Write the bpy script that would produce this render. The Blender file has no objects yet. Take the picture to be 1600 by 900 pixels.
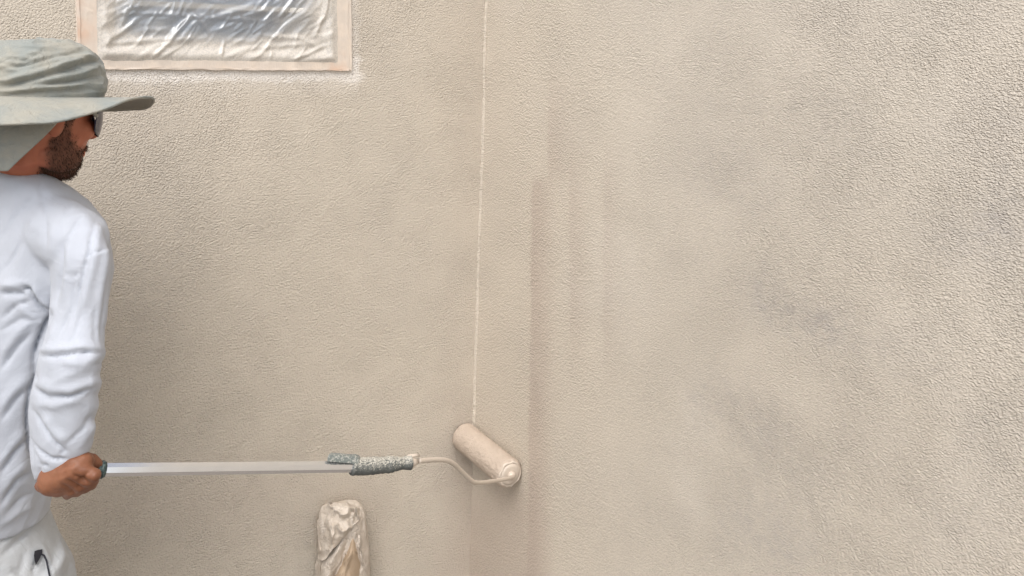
import bpy, bmesh, math, random
import numpy as np
from mathutils import Vector, Matrix, noise as mnoise
from mathutils.bvhtree import BVHTree

random.seed(7); rng = np.random.default_rng(7)
S = bpy.context.scene
COL = S.collection
R = math.radians

# ------------------------------------------------------------------ camera
F = 1300.0                       # focal length in pixels of the 1600 px wide photograph
CAMZ = 1.60
YAW, PITCH, ROLL = R(33.2), R(2.0), R(1.35)
SHY = -0.16
cam_d = bpy.data.cameras.new('camera'); cam = bpy.data.objects.new('camera', cam_d); COL.objects.link(cam)
cam_d.sensor_width = 36.0; cam_d.lens = 36.0 * F / 1600.0
cam_d.shift_y = SHY; cam_d.clip_start = 0.02; cam_d.clip_end = 3000
cam.location = (0, 0, CAMZ)
CR = Matrix.Rotation(-YAW, 3, 'Z') @ Matrix.Rotation(R(90) - PITCH, 3, 'X') @ Matrix.Rotation(ROLL, 3, 'Z')
cam.rotation_euler = CR.to_euler()
S.camera = cam
S.render.resolution_x, S.render.resolution_y = 1024, 576

# ------------------------------------------------------------------ world, sun, exposure
W = bpy.data.worlds.new('World'); S.world = W; W.use_nodes = True
wn, wl = W.node_tree.nodes, W.node_tree.links
bg = wn['Background']
sky = wn.new('ShaderNodeTexSky'); sky.sky_type = 'NISHITA'; sky.sun_disc = False
SUN_TO = Vector((0.44, 0.44, -0.88)).normalized()        # direction the light travels
sky.sun_elevation = math.asin(-SUN_TO.z)
sky.sun_rotation = math.atan2(-SUN_TO.x, -SUN_TO.y)
sky.air_density = 1.0; sky.dust_density = 3.0; sky.ozone_density = 1.0
hs = wn.new('ShaderNodeHueSaturation'); hs.inputs['Saturation'].default_value = 0.42
wl.new(sky.outputs[0], hs.inputs['Color']); wl.new(hs.outputs[0], bg.inputs['Color'])
bg.inputs['Strength'].default_value = 0.15
sd = bpy.data.lights.new('sun', 'SUN'); sun = bpy.data.objects.new('sun', sd); COL.objects.link(sun)
sd.energy = 0.9; sd.angle = R(45); sd.color = (1.0, 0.955, 0.89)
sun.rotation_euler = SUN_TO.to_track_quat('-Z', 'Y').to_euler()
S.view_settings.view_transform = 'Standard'; S.view_settings.look = 'None'
S.view_settings.exposure = 0.75; S.view_settings.gamma = 1.0

# ------------------------------------------------------------------ photo calibration helpers
def ray(px, py):
    v = Vector(((px - 800) / F, (450 - py) / F + SHY * 1600 / F, -1.0))
    return CR @ v
O = Vector((0, 0, CAMZ))
def U(px, py, Y):                # point seen at px,py on the plane y = Y
    d = ray(px, py); return O + d * (Y / d.y)
def UX(px, py, X):               # ... on the plane x = X
    d = ray(px, py); return O + d * (X / d.x)
CRn = np.array(CR)
def project(co):                 # world points -> photo pixels
    v = (co - np.array([0, 0, CAMZ])) @ CRn
    return 800 + F * v[:, 0] / -v[:, 2], 450 + SHY * 1600 - F * v[:, 1] / -v[:, 2]

YB, XR = 2.15, 1.300             # back wall plane, right wall plane
LEAN = 0.010                     # the right wall is a little out of plumb

# ------------------------------------------------------------------ object helpers
def link(name, me, mat, parent=None):
    o = bpy.data.objects.new(name, me); COL.objects.link(o)
    if mat is not None:
        me.materials.clear()
        for m in (mat if isinstance(mat, (list, tuple)) else [mat]): me.materials.append(m)
    if parent: o.parent = parent
    return o
def smooth(me, on=True):
    me.polygons.foreach_set('use_smooth', [on] * len(me.polygons)); me.update()
def mesh(name, v, f, sm=False):
    me = bpy.data.meshes.new(name); me.from_pydata([tuple(x) for x in v], [], [tuple(x) for x in f]); me.update()
    if sm: smooth(me)
    return me
def obj(name, v, f, mat, parent=None, sm=False): return link(name, mesh(name, v, f, sm), mat, parent)
def tag(o, label=None, cat=None, group=None, kind=None):
    if label: o['label'] = label
    if cat: o['category'] = cat
    if group: o['group'] = group
    if kind: o['kind'] = kind
    return o
def empty(name, loc):
    o = bpy.data.objects.new(name, None); COL.objects.link(o); o.location = loc; o.empty_display_size = .1
    return o
def adopt(child, root):          # geometry is written in world coordinates; keep it there
    child.parent = root; child.matrix_parent_inverse = Matrix.Translation(root.location).inverted()
    return child
def merge(parts):
    V, Fc = [], []
    for v, f in parts:
        b = len(V); V += [tuple(x) for x in v]; Fc += [tuple(i + b for i in q) for q in f]
    return V, Fc
def box(c, s, rot=None):
    hx, hy, hz = s[0] / 2, s[1] / 2, s[2] / 2
    v = [Vector((x, y, z)) for x in (-hx, hx) for y in (-hy, hy) for z in (-hz, hz)]
    if rot is not None: v = [rot @ p for p in v]
    v = [p + Vector(c) for p in v]
    return v, [(0, 1, 3, 2), (4, 6, 7, 5), (0, 4, 5, 1), (2, 3, 7, 6), (0, 2, 6, 4), (1, 5, 7, 3)]
def frame_of(d, up=Vector((0, 0, 1))):
    d = d.normalized()
    if abs(d.dot(up)) > .95: up = Vector((0, 1, 0))
    a = d.cross(up).normalized(); b = a.cross(d).normalized()
    return a, b
def tube(pts, rad, n=12, caps=True, flat=1.0, rf=None):
    """swept tube through pts with radius list"""
    pts = [Vector(p) for p in pts]; m = len(pts)
    if not isinstance(rad, (list, tuple)): rad = [rad] * m
    V = []; a = b = None
    for i, p in enumerate(pts):
        d = (pts[min(i + 1, m - 1)] - pts[max(i - 1, 0)]).normalized()
        if a is None: a, b = frame_of(d)
        else:
            a = (a - d * a.dot(d)).normalized(); b = d.cross(a).normalized() * (1 if d.cross(a).dot(b) > 0 else -1)
        for k in range(n):
            t = 2 * math.pi * k / n
            r = rad[i] * (rf(i / (m - 1), t) if rf else 1)
            V.append(p + a * (r * math.cos(t)) + b * (r * flat * math.sin(t)))
    Fc = [(i * n + k, i * n + (k + 1) % n, (i + 1) * n + (k + 1) % n, (i + 1) * n + k) for i in range(m - 1) for k in range(n)]
    if caps:
        Fc += [tuple(reversed(range(n))), tuple(range((m - 1) * n, m * n))]
    return V, Fc
def capsule(p0, p1, r0, r1, n=16, k=5):
    p0, p1 = Vector(p0), Vector(p1); d = (p1 - p0).normalized()
    P, Rr = [], []
    for i in range(k): t = math.pi / 2 * i / k; P.append(p0 - d * r0 * math.cos(t)); Rr.append(max(r0 * math.sin(t), 1e-4))
    P += [p0, p1]; Rr += [r0, r1]
    for i in range(1, k + 1): t = math.pi / 2 * i / k; P.append(p1 + d * r1 * math.sin(t)); Rr.append(max(r1 * math.cos(t), 1e-4))
    return tube(P, Rr, n)
def ellipsoid(c, s, rot=None, n=24, m=14):
    V, Fc = [], []
    for i in range(m + 1):
        t = math.pi * i / m; t = min(max(t, .01), math.pi - .01)
        for k in range(n):
            u = 2 * math.pi * k / n
            p = Vector((s[0] * math.sin(t) * math.cos(u), s[1] * math.sin(t) * math.sin(u), s[2] * math.cos(t)))
            if rot is not None: p = rot @ p
            V.append(p + Vector(c))
    Fc = [(i * n + k, (i + 1) * n + k, (i + 1) * n + (k + 1) % n, i * n + (k + 1) % n) for i in range(m) for k in range(n)]
    Fc += [tuple(range(n)), tuple(reversed(range(m * n, (m + 1) * n)))]
    return V, Fc
def loft(rings, closed=True):
    """rings: list of lists of Vectors, same count"""
    n = len(rings[0]); V = [p for r in rings for p in r]
    Fc = [(i * n + k, i * n + (k + 1) % n, (i + 1) * n + (k + 1) % n, (i + 1) * n + k) for i in range(len(rings) - 1) for k in range(n)]
    if closed: Fc += [tuple(reversed(range(n))), tuple(range((len(rings) - 1) * n, len(rings) * n))]
    return V, Fc
def remesh(parts, voxel, smooth_it=4, name='m'):
    v, f = merge(parts); me = mesh(name, v, f)
    bm = bmesh.new(); bm.from_mesh(me); bmesh.ops.recalc_face_normals(bm, faces=bm.faces); bm.to_mesh(me); bm.free()
    o = bpy.data.objects.new('tmp', me); COL.objects.link(o)
    md = o.modifiers.new('r', 'REMESH'); md.mode = 'VOXEL'; md.voxel_size = voxel
    if smooth_it:
        ms = o.modifiers.new('s', 'SMOOTH'); ms.factor = .5; ms.iterations = smooth_it
    dg = bpy.context.evaluated_depsgraph_get(); dg.update()
    out = bpy.data.meshes.new_from_object(o.evaluated_get(dg))
    bpy.data.objects.remove(o); bpy.data.meshes.remove(me)
    smooth(out)
    return out
def get_co(me):
    a = np.empty(len(me.vertices) * 3); me.vertices.foreach_get('co', a); return a.reshape(-1, 3)
def get_no(me):
    a = np.empty(len(me.vertices) * 3); me.vertex_normals.foreach_get('vector', a); return a.reshape(-1, 3)
def set_co(me, co): me.vertices.foreach_set('co', co.ravel()); me.update()

# numpy value noise ------------------------------------------------
_perm = rng.random((64, 64, 64))
def vnoise(p, scale, seed=0):
    q = p * scale + seed * 17.31
    i = np.floor(q).astype(int); f = q - i; f = f * f * (3 - 2 * f)
    def g(a, b, c): return _perm[(i[:, 0] + a) & 63, (i[:, 1] + b) & 63, (i[:, 2] + c) & 63]
    x, y, z = f[:, 0], f[:, 1], f[:, 2]
    c00 = g(0, 0, 0) * (1 - x) + g(1, 0, 0) * x; c10 = g(0, 1, 0) * (1 - x) + g(1, 1, 0) * x
    c01 = g(0, 0, 1) * (1 - x) + g(1, 0, 1) * x; c11 = g(0, 1, 1) * (1 - x) + g(1, 1, 1) * x
    return ((c00 * (1 - y) + c10 * y) * (1 - z) + (c01 * (1 - y) + c11 * y) * z) * 2 - 1
def fbm(p, scale, seed=0, oct=3):
    s = 0; a = 1
    for k in range(oct): s = s + a * vnoise(p, scale * 2 ** k, seed + k * 3.7); a *= .5
    return s
def seg_dist(x, y, pts):
    """distance to polyline and the position 0..1 along it"""
    best = np.full(x.shape, 1e9); par = np.zeros(x.shape); side = np.zeros(x.shape)
    n = len(pts) - 1
    for k in range(n):
        (ax, ay), (bx, by) = pts[k], pts[k + 1]
        dx, dy = bx - ax, by - ay; L = dx * dx + dy * dy + 1e-9
        t = np.clip(((x - ax) * dx + (y - ay) * dy) / L, 0, 1)
        d = np.hypot(x - ax - t * dx, y - ay - t * dy)
        m = d < best
        best = np.where(m, d, best); par = np.where(m, (k + t) / n, par)
        side = np.where(m, np.sign((x - ax) * dy - (y - ay) * dx), side)
    return best, par, side
def stroke(x, y, pts, w, taper=True, sharp=0.0):
    d, t, s = seg_dist(x, y, pts)
    e = np.exp(-(d / w) ** 2)
    if sharp: e = e * (1 - sharp) + sharp * np.exp(-np.abs(d) / (w * .62))
    if taper: e = e * np.clip(4 * t + .15, 0, 1) * np.clip(4 * (1 - t) + .15, 0, 1)
    return e
def sstep(a, b, x):
    t = np.clip((x - a) / (b - a), 0, 1); return t * t * (3 - 2 * t)

# ------------------------------------------------------------------ material helper
class M:
    def __init__(s, name):
        s.m = bpy.data.materials.new(name); s.m.use_nodes = True
        s.t = s.m.node_tree; s.n = s.t.nodes; s.l = s.t.links
        s.b = s.n['Principled BSDF']; s.out = s.n['Material Output']
    def new(s, typ, **kw):
        n = s.n.new('ShaderNode' + typ)
        for k, v in kw.items():
            if hasattr(n, k): setattr(n, k, v)
            else: n.inputs[k.replace('_', ' ')].default_value = v
        return n
    def link(s, a, b): s.l.new(a, b)
    def pos(s):
        g = s.new('NewGeometry'); return g.outputs['Position']
    def noise(s, scale, detail=4, rough=.55, vec=None, dist=0.0):
        n = s.new('TexNoise'); n.inputs['Scale'].default_value = scale; n.inputs['Detail'].default_value = detail
        n.inputs['Roughness'].default_value = rough; n.inputs['Distortion'].default_value = dist
        s.link(vec if vec is not None else s.pos(), n.inputs['Vector']); return n.outputs['Fac']
    def ramp(s, fac, stops):
        n = s.new('ValToRGB'); e = n.color_ramp.elements
        while len(e) < len(stops): e.new(.5)
        for q, (p, c) in zip(e, stops):
            q.position = p; q.color = (*c, 1) if len(c) == 3 else c
        s.link(fac, n.inputs['Fac']); return n.outputs['Color']
    def mr(s, v, a, b, c=0, d=1, smooth=True):
        n = s.new('MapRange'); n.interpolation_type = 'SMOOTHSTEP' if smooth else 'LINEAR'
        s.link(v, n.inputs['Value'])
        for k, x in zip(('From Min', 'From Max', 'To Min', 'To Max'), (a, b, c, d)): n.inputs[k].default_value = x
        return n.outputs['Result']
    def math(s, op, a, b=None):
        n = s.new('Math'); n.operation = op
        for i, x in enumerate((a, b)):
            if x is None: continue
            if isinstance(x, (int, float)): n.inputs[i].default_value = x
            else: s.link(x, n.inputs[i])
        return n.outputs[0]
    def mix(s, fac, a, b, mode='MIX'):
        n = s.new('Mix'); n.data_type = 'RGBA'; n.blend_type = mode
        for i, x in ((0, fac), (6, a), (7, b)):
            if isinstance(x, (int, float)): n.inputs[i].default_value = x
            elif isinstance(x, tuple): n.inputs[i].default_value = (*x, 1) if len(x) == 3 else x
            else: s.link(x, n.inputs[i])
        return n.outputs[2]
    def bump(s, h, strength=.5, dist=.002, prev=None):
        n = s.new('Bump'); n.inputs['Strength'].default_value = strength; n.inputs['Distance'].default_value = dist
        s.link(h, n.inputs['Height'])
        if prev is not None: s.link(prev, n.inputs['Normal'])
        return n.outputs['Normal']
    def base(s, c, rough=.6, spec=.5, metal=0.0):
        if isinstance(c, tuple): s.b.inputs['Base Color'].default_value = (*c, 1)
        else: s.link(c, s.b.inputs['Base Color'])
        if isinstance(rough, (int, float)): s.b.inputs['Roughness'].default_value = rough
        else: s.link(rough, s.b.inputs['Roughness'])
        s.b.inputs['Specular IOR Level'].default_value = spec; s.b.inputs['Metallic'].default_value = metal
    def normal(s, n): s.link(n, s.b.inputs['Normal'])

PAINT = (0.606, 0.540, 0.452)
PAINT_WET = (0.510, 0.428, 0.360)

def stucco(name, scale=1.0, bumpd=.0032, stretch=(1, 1, 1), fine=0):
    m = M(name); mp_ = m.new('Mapping'); m.link(m.pos(), mp_.inputs[0]); mp_.inputs['Scale'].default_value = stretch; V_ = mp_.outputs[0]; at = m.new('Attribute'); at.attribute_name = 'coat_and_light'
    sep = m.new('SeparateColor'); m.link(at.outputs['Color'], sep.inputs[0])
    n1 = m.noise(150 * scale, 2, .6, V_)          # sand-float grain
    n2 = m.noise(60 * scale, 2, .5, V_)
    n3 = m.noise(4.5, 4, .6); n4 = m.noise(420 * scale, 2, .5, V_)
    big = m.mr(m.noise(1.6, 3, .55), .3, .7)
    c = m.mix(m.mr(n3, .3, .7, 0, 1), tuple(x * .965 for x in PAINT), tuple(x * 1.025 for x in PAINT))
    c = m.mix(m.math('MULTIPLY', big, .25), c, (0.610, 0.555, 0.464))
    # R: fresh wet paint and darker bands, G: thin grey paint over the old colour and painted shade, B: dry overspray and painted light
    c = m.mix(sep.outputs[0], c, PAINT_WET)
    c = m.mix(m.math('MULTIPLY', sep.outputs[1], m.mr(m.noise(75, 4, .7, V_), .36, .60, .55, 1.30)), c, (0.468, 0.424, 0.376))
    dust_and_light = m.math('MULTIPLY', sep.outputs[2], m.mr(n1, .28, .58, .45, 1))
    c = m.mix(dust_and_light, c, (0.88, 0.83, 0.77))
    grit = m.mr(m.noise(210 * scale, 2, .6, V_), .36, .64, .90, 1.0)
    c = m.mix(1.0, c, m.mix(grit, (.0, .0, .0), (1, 1, 1)), 'MULTIPLY')
    m.base(c, m.mr(sep.outputs[0], 0, 1, .82, .42), .35)
    def relief(sc):
        vo = m.new('TexVoronoi'); vo.feature = 'F1'; vo.inputs['Scale'].default_value = 165 * sc; m.link(V_, vo.inputs['Vector'])
        gr = m.mr(vo.outputs['Distance'], .05, .70, .34, 0)                                    # rounded sand grains
        return m.math('ADD', m.math('ADD', m.math('MULTIPLY', m.noise(150 * sc, 2, .6, V_), .85), gr), m.math('MULTIPLY', m.noise(60 * sc, 2, .5, V_), .22))
    h = relief(scale)
    if fine:                                              # float finish: open grain beside the corner, tighter further out
        sy = m.new('SeparateXYZ'); m.link(m.pos(), sy.inputs[0]); k = m.mr(sy.outputs[1], 1.0, 1.95)
        hf_ = relief(fine); df_ = m.math('SUBTRACT', h, hf_); h = m.math('ADD', hf_, m.math('MULTIPLY', df_, k))
    h = m.math('MULTIPLY', m.math('SUBTRACT', h, .72), m.mr(m.noise(7, 4, .65), .32, .68, .62, 1.18))
    m.normal(m.bump(h, 1.0, bumpd))
    return m.m

def fabric(name, c, c2=None, rough=.85, weave=900, bd=.0004, mott=8, crk=0.0):
    m = M(name); n = m.noise(mott, 4, .6); w = m.noise(weave, 1, .5)
    m.base(m.mix(m.mr(n, .3, .7), c, c2 or tuple(x * .93 for x in c)), rough, .25)
    m.b.inputs['Sheen Weight'].default_value = .15
    nb_ = m.bump(w, .5, bd)
    if crk:
        dv = m.noise(14, 3, .55, dist=1.2); rd = m.math('ABSOLUTE', m.math('SUBTRACT', dv, .5))
        rd2 = m.math('ABSOLUTE', m.math('SUBTRACT', m.noise(38, 3, .55, dist=.8), .5))
        nb_ = m.bump(m.math('ADD', m.mr(rd, 0, .10), m.math('MULTIPLY', m.mr(rd2, 0, .12), .4)), .8, crk, nb_)
    m.normal(nb_); return m.m

def Dp(px, py, t): return O + ray(px, py) * t          # point on the ray of a pixel at optical depth t
def xr_at(z): return XR + LEAN * (z - 1.2)

# ------------------------------------------------------------------ ground
mg = M('dusty_concrete')
gn = mg.noise(3, 6, .6); gf = mg.noise(60, 3, .6)
mg.base(mg.mix(gn, (.19, .17, .15), (.26, .235, .205)), .9, .2); mg.normal(mg.bump(gf, .6, .004))
gv, gfc = [], []
gx = [-400, -60, -12, -4, 0, 4, 12, 60, 400]
for y in gx:
    for x in gx: gv.append((x, y, 0.0))
for j in range(8):
    for i in range(8): gfc.append((j * 9 + i, j * 9 + i + 1, (j + 1) * 9 + i + 1, (j + 1) * 9 + i))
tag(obj('ground', gv, gfc, mg.m), 'pale dusty concrete ground along the house walls', None, kind='structure')

# ------------------------------------------------------------------ walls
def wall_sheet(name, us, zs, place, hole, coat_and_light, mat):
    nu, nz = len(us), len(zs)
    G = np.array([place(u, z) for z in zs for u in us])
    Fc = []
    for j in range(nz - 1):
        for i in range(nu - 1):
            uc, zc = (us[i] + us[i + 1]) / 2, (zs[j] + zs[j + 1]) / 2
            if hole and hole[0] < uc < hole[1] and hole[2] < zc < hole[3]: continue
            Fc.append((j * nu + i, j * nu + i + 1, (j + 1) * nu + i + 1, (j + 1) * nu + i))
    me = mesh(name, G, Fc)
    px, py = project(G)
    c = coat_and_light(px, py, G)
    ca = me.color_attributes.new('coat_and_light', 'FLOAT_COLOR', 'POINT')
    ca.data.foreach_set('color', np.concatenate([c, np.ones((len(c), 1))], 1).astype(np.float32).ravel())
    return me
def lin(a, b, s): return list(np.linspace(a, b, max(2, int(round((b - a) / s)) + 1)))

# window frame geometry (slightly out of level, as in the photograph)
wBL, wBR = U(121, 108.5, YB), U(549, 111, YB)
ex = (wBR - wBL); WW = ex.length; ex.normalize(); ez = Vector((0, -1, 0)).cross(ex).normalized() * -1
if ez.z < 0: ez = -ez
WH = 1.02
def win(u, w, d=0.0): return wBL + ex * u + ez * w + Vector((0, -d, 0))
hole = (wBL.x + .02, wBR.x - .02, (wBL.z + wBR.z) / 2 + .02, wBL.z + WH - .02)

def coat_and_shade_back(px, py, G):
    wob = fbm(G, 14, 1) ; wob2 = fbm(G, 50, 2, 2)
    r = .42 * sstep(640, 742, px + 14 * wob) * sstep(560, 760, py + 30 * wob)
    r = r + .16 * sstep(660, 735, px + 10 * wob) + .30 * stroke(px, py, [(60, 780), (330, 790), (560, 770)], 60, False)  # darker along the corner and in a band low across the wall
    g = .12 * sstep(.25, .9, fbm(G, 2.1, 5)) + .08 * sstep(.3, 1, fbm(G * np.array([1, 1, .3]), 8, 8))
    g = g + .25 * sstep(180, 60, np.hypot((px - 190) * 1.0, (py - 330) * .5))  # soft shade beside the painter's shoulder, painted into the wall colour
    band = sstep(134, 121, py + 4.5 * wob2 + 3 * wob) * (py > 90) * (px > 100) * sstep(566, 556, px + 5 * wob2)
    side = sstep(566, 551, px + 5 * wob2) * (py < 125) * (px > 520) * .45
    b = np.maximum(band * .95, side)
    b = np.maximum(b, .95 * np.exp(-(((px - 546) / 22) ** 2 + ((py - 120) / 11) ** 2) ** 2))
    b = np.maximum(b, .25 * sstep(160, 120, py + 8 * wob) * (px < 560) * (px > 130))
    return np.stack([np.clip(r, 0, 1), np.clip(g, 0, 1), np.clip(b, 0, 1)], 1)
def coat_and_light_right(px, py, G):
    wob = fbm(G, 18, 3); w2 = fbm(G, 60, 4, 2); lo = fbm(G, 3, 6)
    ed = px + 1.8 * wob + 1.5 * w2
    # last roller pass beside the corner and the laps of the passes before it
    top = sstep(270, 292, py + 6 * w2)
    lap1 = sstep(825.5, 828.5, ed + (py - 650) * .012) * sstep(875, 832, ed) * top
    lap0 = sstep(854, 858, ed) * sstep(905, 858, ed) * (1 - top) * sstep(90, 200, py)
    lap2 = sstep(888, 893, ed) * sstep(925, 893, ed) * sstep(150, 330, py) * sstep(620, 480, py)
    lap3 = sstep(940, 946, ed) * sstep(975, 946, ed) * sstep(200, 300, py) * sstep(640, 500, py)
    r = .80 * lap1 + .50 * lap0 + .40 * lap2 + .32 * lap3
    r = r + .08 * sstep(1000, 760, px) * sstep(-.8, .8, lo + (py - 450) / 500)
    r = r + .60 * sstep(846, 815, px + 6 * wob) * sstep(735, 775, py + 8 * wob) 
    r = r - .3 * stroke(px, py, [(838, 150), (838, 260)], 12, True)
    g = np.zeros_like(px)
    for pts, w, a in (([(1060, 160), (1340, 162)], 8, .22), ([(1050, 230), (1180, 300), (1230, 330)], 45, .34), ([(1290, 250), (1330, 150)], 34, .25),
                      ([(1390, 345), (1500, 372), (1620, 350)], 34, .62), ([(1520, 300), (1620, 330)], 48, .45), ([(1150, 430), (1240, 495), (1340, 520)], 26, .66),
                      ([(1260, 500), (1470, 590)], 36, .40), ([(1440, 250), (1620, 180)], 50, .25), ([(1070, 610), (1150, 630), (1240, 710)], 34, .52), ([(1100, 800), (1200, 840), (1270, 890)], 38, .70),
                      ([(1400, 840), (1600, 800)], 50, .30), ([(1150, 720), (1330, 760)], 40, .28), ([(960, 430), (1000, 560)], 26, .26), ([(940, 700), (1060, 860)], 50, .2),
                      ([(1500, 640), (1620, 700)], 45, .30), ([(1250, 20), (1600, 10)], 40, .15), ([(1000, 340), (1090, 430)], 30, .15)):
        x = px + 10 * wob + 10 * lo; y = py + 7 * w2 + 7 * fbm(G, 7, 9)
        g = g + .70 * a * stroke(x, y, pts, w * 1.45)
    g = g * (.65 + .5 * sstep(-.6, .6, fbm(G, 40, 11, 2)))
    g = g + .10 * sstep(0, .9, fbm(G, 5, 12))
    b = .08 * sstep(.45, 1.0, fbm(G, 3.2, 13)) + .12 * sstep(900, 1040, px) * sstep(600, 0, py)  # second term paints the light on the upper right into the colour
    return np.stack([np.clip(r, 0, 1), np.clip(g, 0, 1), np.clip(b, 0, 1)], 1)

bx_ = lin(-3.0, -.3, .3)[:-1] + lin(-.3, XR + .03, .007)
bz_ = lin(0, .55, .11)[:-1] + lin(.55, 2.05, .007)[:-1] + lin(2.05, 3.1, .15)
m_st_back, m_st_right = stucco('beige_stucco', 1.38, .0046, (.95, 1, 1)), stucco('beige_stucco_front', 1.25, .0041, (1, .72, 1), 2.15)
back = link('stucco_wall', wall_sheet('stucco_wall', bx_, bz_, lambda x, z: (x, YB, z), hole, coat_and_shade_back, None), m_st_back)
tag(back, 'beige stucco wall behind the painter with the masked window in it', 'wall', 'beige stucco house walls')
vv = merge([box(((-3.0 + hole[0]) / 2, YB + .11, 1.55), (hole[0] + 3.0, .2, 3.1)), box(((hole[1] + XR + .2) / 2, YB + .11, 1.55), (XR + .2 - hole[1], .2, 3.1)),
            box(((hole[0] + hole[1]) / 2, YB + .11, hole[2] / 2), (hole[1] - hole[0] - .002, .19, hole[2])), box(((hole[0] + hole[1]) / 2, YB + .11, (hole[3] + 3.1) / 2), (hole[1] - hole[0] - .002, .19, 3.1 - hole[3]))])
adopt(obj('wall_core', *vv, m_st_back), back)

ry_ = lin(-2.6, .2, .2)[:-1] + lin(.2, YB + .02, .007)
right = link('stucco_wall', wall_sheet('stucco_wall', ry_, bz_, lambda y, z: (xr_at(z), y, z), None, coat_and_light_right, None), m_st_right)
tag(right, 'blank beige stucco wall right of the corner with grey smudges and roller laps', 'wall', 'beige stucco house walls')
right.data.flip_normals()
cv, cf = box((0, 0, 0), (.2, 5.0, 3.1))
cv = [Vector((p.x + xr_at(p.z + 1.55) + .112, p.y - .1, p.z + 1.55)) for p in cv]
adopt(obj('wall_core', cv, cf, m_st_right), right)

# painted-over caulk bead running down the corner to the roller
mp = M('fresh_cream_paint'); mp.base(mp.mix(mp.noise(40, 3), (.60, .525, .435), (.63, .555, .465)), .45, .5)
mp.normal(mp.bump(mp.noise(220, 3), .6, .0015))
bead = []
Zt, Zb = U(750, -260, YB).z, U(742, 690, YB).z
nb = 500
for i in range(nb):
    z = Zt + (Zb - Zt) * i / (nb - 1)
    n1 = mnoise.noise(Vector((z * 3.1, 0, 4))) * .0034 + mnoise.noise(Vector((z * 17, 2, 4))) * .0012
    bead.append(Vector((xr_at(z) + .0004 + n1, YB + .0006 - n1 * .5, z)))
rads = [.0064 + .0022 * mnoise.noise(Vector((p.z * 9, 7, 1))) + .0012 * mnoise.noise(Vector((p.z * 60, 7, 1))) for p in bead]
adopt(link('caulk_bead', mesh('caulk_bead', *tube(bead, rads, 8), True), m_st_right), back)

# ------------------------------------------------------------------ window
m_frame = M('misted_vinyl'); fn = m_frame.noise(16, 4, .6)
m_frame.base(m_frame.mix(fn, (.66, .56, .47), (.72, .63, .55)), .5, .4); m_frame.normal(m_frame.bump(m_frame.noise(300, 2), .4, .0008))
m_tape = M('masking_tape'); tn = m_tape.noise(9, 3, .5)
tc = m_tape.mix(m_tape.mr(tn, .54, .74), (.66, .58, .50), (.68, .49, .37))
tc = m_tape.mix(m_tape.mr(m_tape.noise(30, 4, .6), .42, .7, 0, .8), tc, (.72, .62, .52))
m_tape.base(tc, .6, .3); tm_ = m_tape.new('Mapping'); m_tape.link(m_tape.pos(), tm_.inputs[0]); tm_.inputs['Scale'].default_value = (3.2, 1, .5); m_tape.normal(m_tape.bump(m_tape.noise(45, 4, .6, tm_.outputs[0], .6), .35, .0030, m_tape.bump(m_tape.noise(90, 3), .5, .0012)))
m_glass = M('painted_sky_glass'); m_glass.base(m_glass.mix(m_glass.noise(3, 2), (.26, .35, .47), (.38, .47, .58)), .06, .8)  # pane coloured blue to stand in for the reflected sky
m_sash = M('white_vinyl'); m_sash.base((.78, .76, .72), .4, .5)

wroot = empty('window', win(WW / 2, 0)); tag(wroot, 'masked house window with misted cream frame above the painter', 'window')
def wbox(u0, u1, w0, w1, d0, d1):
    V = [win(u, w, d) for u in (u0, u1) for w in (w0, w1) for d in (d0, d1)]
    return V, [(0, 1, 3, 2), (4, 6, 7, 5), (0, 4, 5, 1), (2, 3, 7, 6), (0, 2, 6, 4), (1, 5, 7, 3)]
def bevel(me, w=.002, seg=2):
    bm = bmesh.new(); bm.from_mesh(me); bmesh.ops.recalc_face_normals(bm, faces=bm.faces)
    bmesh.ops.bevel(bm, geom=bm.edges[:], offset=w, segments=seg, affect='EDGES', profile=.6); bm.to_mesh(me); bm.free(); me.update()
FW = .052
for a in ((0, FW, 0, WH), (WW - FW, WW, 0, WH), (FW + .0005, WW - FW - .0005, 0, .026), (FW + .0005, WW - FW - .0005, WH - FW, WH)):
    me = mesh('frame', *wbox(*a, -.05, .0035)); bevel(me, .003)
    adopt(link('frame', me, m_frame.m), wroot)
sw = .03
for a in ((FW, FW + sw, .027, WH - FW), (WW - FW - sw, WW - FW, .027, WH - FW), (FW + sw, WW - FW - sw, .027, .066), (FW + sw, WW - FW - sw, WH - FW - sw, WH - FW), (FW + sw, WW - FW - sw, .152, .166)):
    me = mesh('sash_rail', *wbox(a[0] + .0003, a[1] - .0003, a[2], a[3], -.045, -.004)); bevel(me, .003)
    adopt(link('sash_rail', me, m_sash.m), wroot)
adopt(obj('pane', *wbox(FW + .01, WW - FW - .01, .03, WH - FW, -.045, -.038), m_glass.m), wroot)

# masking film taped over the window
rng2 = np.random.default_rng(3)
froot = empty('plastic_sheet', win(WW / 2, .3, .02)); tag(froot, 'wrinkled clear plastic masking sheet taped over the window', 'plastic sheet')
NU, NW_ = 330, 250
us = np.linspace(.036, WW - .034, NU); wsz = np.linspace(.012, WH - .03, NW_)
UU, WWg = np.meshgrid(us, wsz)
base = np.array(wBL)[None, :] + UU.ravel()[:, None] * np.array(ex) + WWg.ravel()[:, None] * np.array(ez)
px, py = project(base)
e = np.minimum.reduce([UU - us[0], us[-1] - UU, (WWg - wsz[0]), wsz[-1] - WWg]).ravel()
h = .0040 - .010 * sstep(.02, .05, e)                       # sucked back over the recessed sash
amp = sstep(0, .03, e)
P3 = np.stack([UU.ravel(), np.zeros(UU.size), WWg.ravel()], 1)
ang = R(38); q = np.stack([P3[:, 0] * math.cos(ang) + P3[:, 2] * math.sin(ang), P3[:, 1], -P3[:, 0] * math.sin(ang) + P3[:, 2] * math.cos(ang)], 1)
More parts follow.
